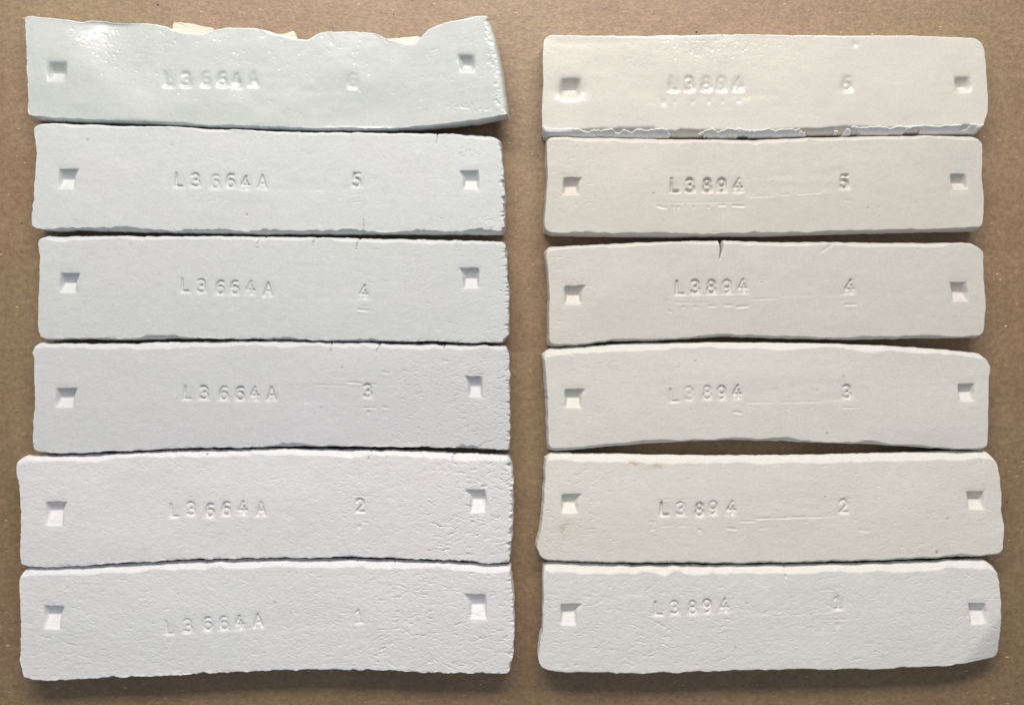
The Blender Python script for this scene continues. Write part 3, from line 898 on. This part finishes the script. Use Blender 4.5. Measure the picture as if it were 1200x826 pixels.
      holes=[(657,676,707,717,732,7), (1137,1156,706,716,731,-4)], extra=x_R1, bevel=(2.1,0.9,0.6,0.8), ragged=0.35, chip=0.16, grain=0.02,
      cracks=[(921,657,921,680,0.7,0.5)], tilt=tilt_R1),
]
BARS = {}
for s in SPECS:
    BARS[s['seed']] = bar(s)


# ------------------------------------------------------------------ parts on the two top bars
def coating():
    """thin white layer peeling off the front side of the cream bar"""
    o, org, verts, ring, nrm, rp, (P, Z, dist, V, Lv, U, Lu) = BARS[16]
    m = clay('peeling_white_layer', (0.92, 0.93, 0.96), (0.89, 0.91, 0.95), rough=0.4, grain=0.6, seed=21)
    rng = np.random.default_rng(77)
    cols = np.where((U[0] > 0.5) & (U[0] < Lu - 0.5))[0]
    n = len(cols)
    x_px = 600 + P[-1, cols, 0] / (PX * 0.985)
    nz1 = 0.20 * noise1(rng, n, 7) + 0.22 * noise1(rng, n, 22) + 0.10 * noise1(rng, n, 2.5)
    start = np.clip(1.75 + nz1, 1.2, 2.1)             # mm from the foot line on the bevel
    K = 16
    sv = V[:, 0]
    pts = np.zeros((K + 1, n, 3)); tt = np.linspace(0, 1, K + 1)[:, None]
    off = 0.22 + 0.06 * noise2(rng, (K + 1, n), 9, 4)
    split = 0.55
    for k in range(K + 1):
        t = k / K
        if t < split:
            q = start * (1 - t / split)
            f = np.interp(Lv - q, sv, np.arange(len(sv)))
            i = np.clip(f.astype(int), 0, len(sv) - 2); f = f - i
            pts[k, :, :2] = P[i, cols] * (1 - f)[:, None] + P[i + 1, cols] * f[:, None]
            pts[k, :, 2] = Z[i, cols] * (1 - f) + Z[i + 1, cols] * f
        else:
            w = (t - split) / (1 - split)
            pts[k, :, :2] = P[-1, cols]
            pts[k, :, 2] = Z[-1, cols] * (1 - w) + 0.3 * w
        a = math.radians(60 - 60 * min(1, t / split))
        pts[k, :, 1] -= off[k] * math.cos(a)
        pts[k, :, 2] += off[k] * math.sin(a) * (1.8 if k == 0 else 1)
    nz = noise2(rng, (K + 1, n), 8, 3) * 0.22

    def hole(x, rx, t, rt, slope=0.0):
        return ((x_px[None, :] - x - slope * (tt - 0.4)) / rx) ** 2 + ((tt - t) / rt) ** 2 + nz < 1
    gap = hole(804, 23, 0.3, 0.75, 10)
    gap |= hole(711, 3.5, 0.6, 0.14) | hole(869, 7, 0.45, 0.2) | hole(1064, 9, 0.38, 0.26)
    gap |= hole(975, 34, 0.3, 0.8, 30) & ~hole(989, 5, 0.33, 0.24) & ~hole(1013, 6, 0.25, 0.2) & ~hole(975, 2.5, 0.2, 0.12)
    gap |= hole(1122, 5, 0.03, 0.2)
    idx = np.arange((K + 1) * n).reshape(K + 1, n)
    f = [(idx[k, i], idx[k + 1, i], idx[k + 1, i + 1], idx[k, i + 1]) for k in range(K) for i in range(n - 1) if not gap[k, i]]
    c = mesh_from('peeling_layer', (pts.reshape(-1, 3) * MM - org), f, m, parent=o)
    md = c.modifiers.new('thick', 'SOLIDIFY'); md.thickness = 0.00022; md.offset = 0
    c['label'] = 'thin bluish-white layer with ragged gaps'
    return c


coating()


def flake(pts, z, th, mat, rise=0.0):
    o, org = BARS[6][0], BARS[6][1]
    rng = np.random.default_rng(int(pts[0][0]))
    p = np.array(pts, float)
    # subdivide and roughen the outline
    q = []
    for i in range(len(p)):
        a, b = p[i], p[(i + 1) % len(p)]
        for t in np.linspace(0, 1, 5)[:-1]:
            q.append(a + (b - a) * t + rng.normal(0, 0.25, 2))
    q = np.array(q)
    f = PX * (CAM_H - z) / CAM_H
    w = np.stack([(q[:, 0] - 600) * f, (413 - q[:, 1]) * f], 1)
    c = w.mean(0); n = len(w)
    zz = z + rise * (w[:, 1] - w[:, 1].min()) + rng.normal(0, 0.05, n)
    outer = np.c_[w, zz - 0.15]
    inner = np.c_[c + (w - c) * 0.9, zz + 0.1]
    low = np.c_[w, zz - th]
    cen = np.array([[c[0], c[1], zz.mean() + 0.18]]); cl = np.array([[c[0], c[1], zz.mean() - th]])
    V = np.concatenate([outer, inner, low, cen, cl])
    F = []
    for i in range(n):
        j = (i + 1) % n
        F.append((i, j, n + j, n + i)); F.append((2 * n + i, 2 * n + j, j, i))
        F.append((n + i, n + j, 3 * n, 3 * n)) if False else None
    F = [x for x in F if x]
    me = bpy.data.meshes.new('flake')
    tri = [(n + i, n + (i + 1) % n, 3 * n) for i in range(n)] + [(2 * n + (i + 1) % n, 2 * n + i, 3 * n + 1) for i in range(n)]
    me.from_pydata([tuple(v) for v in (V * MM - org)], [], F + tri)
    me.materials.append(mat)
    import bmesh
    bm = bmesh.new(); bm.from_mesh(me); bmesh.ops.recalc_face_normals(bm, faces=bm.faces); bm.to_mesh(me); bm.free()
    k = bpy.data.objects.new('flake', me); COL.objects.link(k); k.parent = o
    return k


m_fl = clay('peach_flake', (0.86, 0.76, 0.63), (0.86, 0.79, 0.68), rough=0.8, seed=31)
m_fl2 = clay('cream_flake', (0.90, 0.83, 0.72), (0.88, 0.82, 0.74), rough=0.8, seed=32)
k = flake([(204,27),(222,28),(247,33),(251,35),(246,44),(225,45),(201,40)], 5.6, 3.5, m_fl, 0.1); k['label'] = 'peach-coloured flake'
k = flake([(312,38),(330,41),(338,39),(345,37),(347,43),(350,52),(330,50),(312,44)], 5.4, 3.2, m_fl2, 0.1); k['label'] = 'pointed cream flake'
k = flake([(452,46),(468,45),(488,43),(493,44),(492,55),(475,57),(455,52)], 5.4, 3.2, m_fl2, 0.1); k['label'] = 'cream flake near the raised end'

# ------------------------------------------------------------------ crumbs and fibres on the cardboard
def dust():
    rng = np.random.default_rng(5)
    V, F = [], []
    spots = [(185,6,1.3),(816,38,1.3),(25,262,1.2),(461,17,0.8),(40,800,0.9),(1180,588,1.0)]
    for _ in range(150):
        spots.append((rng.uniform(0, 1200), rng.uniform(0, 826), rng.uniform(0.25, 0.6)))
    for x, y, r in spots:
        X, Y = (x - 600) * PX, (413 - y) * PX
        b = len(V); r = r * PX
        ph = rng.random(6) * 0.5 + 0.75
        for i in range(6):
            a = i * math.pi / 3
            V.append((X + r * ph[i] * math.cos(a), Y + r * ph[i] * math.sin(a), 0.0))
        V.append((X, Y, r * 0.9))
        for i in range(6):
            F.append((b + i, b + (i + 1) % 6, b + 6))
    m, nt, p = nodes_of('dark_grit'); p.inputs['Base Color'].default_value = (0.09, 0.06, 0.04, 1); p.inputs['Roughness'].default_value = 0.9
    me = bpy.data.meshes.new('grit'); me.from_pydata([(x * MM, y * MM, z * MM) for x, y, z in V], [], F); me.materials.append(m)
    o = bpy.data.objects.new('grit', me); COL.objects.link(o); o['kind'] = 'stuff'; o['label'] = 'dark specks of grit scattered on the cardboard'
    # pale paper fibres
    V, F = [], []
    fib = [((603,133),(614,139)),((600,188),(606,192),(617,197)),((268,10),(273,14)),((1010,30),(1014,34)),((266,812),(270,815)),((1189,320),(1194,326))]
    for _ in range(120):
        x, y = rng.uniform(0, 1200), rng.uniform(0, 826); a = rng.uniform(0, 6.28); L = rng.uniform(2, 8)
        fib.append(((x, y), (x + L / 2 * math.cos(a), y + L / 2 * math.sin(a)), (x + L * math.cos(a + 0.4), y + L * math.sin(a + 0.4))))
    for line in fib:
        p = np.array([((x - 600) * PX, (413 - y) * PX) for x, y in line])
        t = np.gradient(p, axis=0); t /= np.linalg.norm(t, axis=1)[:, None]
        nn = np.stack([-t[:, 1], t[:, 0]], 1)
        b = len(V); w = 0.055
        for q, k in zip(p, nn):
            V += [(*(q + k * w), 0.01), (*q, 0.09), (*(q - k * w), 0.01)]
        for i in range(len(p) - 1):
            for j in range(2):
                F.append((b + 3 * i + j, b + 3 * i + j + 1, b + 3 * i + j + 4, b + 3 * i + j + 3))
    m, nt, p = nodes_of('pale_fibre'); p.inputs['Base Color'].default_value = (0.60, 0.48, 0.36, 1); p.inputs['Roughness'].default_value = 0.8
    me = bpy.data.meshes.new('paper_fibres'); me.from_pydata([(x * MM, y * MM, z * MM) for x, y, z in V], [], F); me.materials.append(m)
    o = bpy.data.objects.new('paper_fibres', me); COL.objects.link(o); o['kind'] = 'stuff'; o['label'] = 'pale loose paper fibres on the cardboard'


dust()
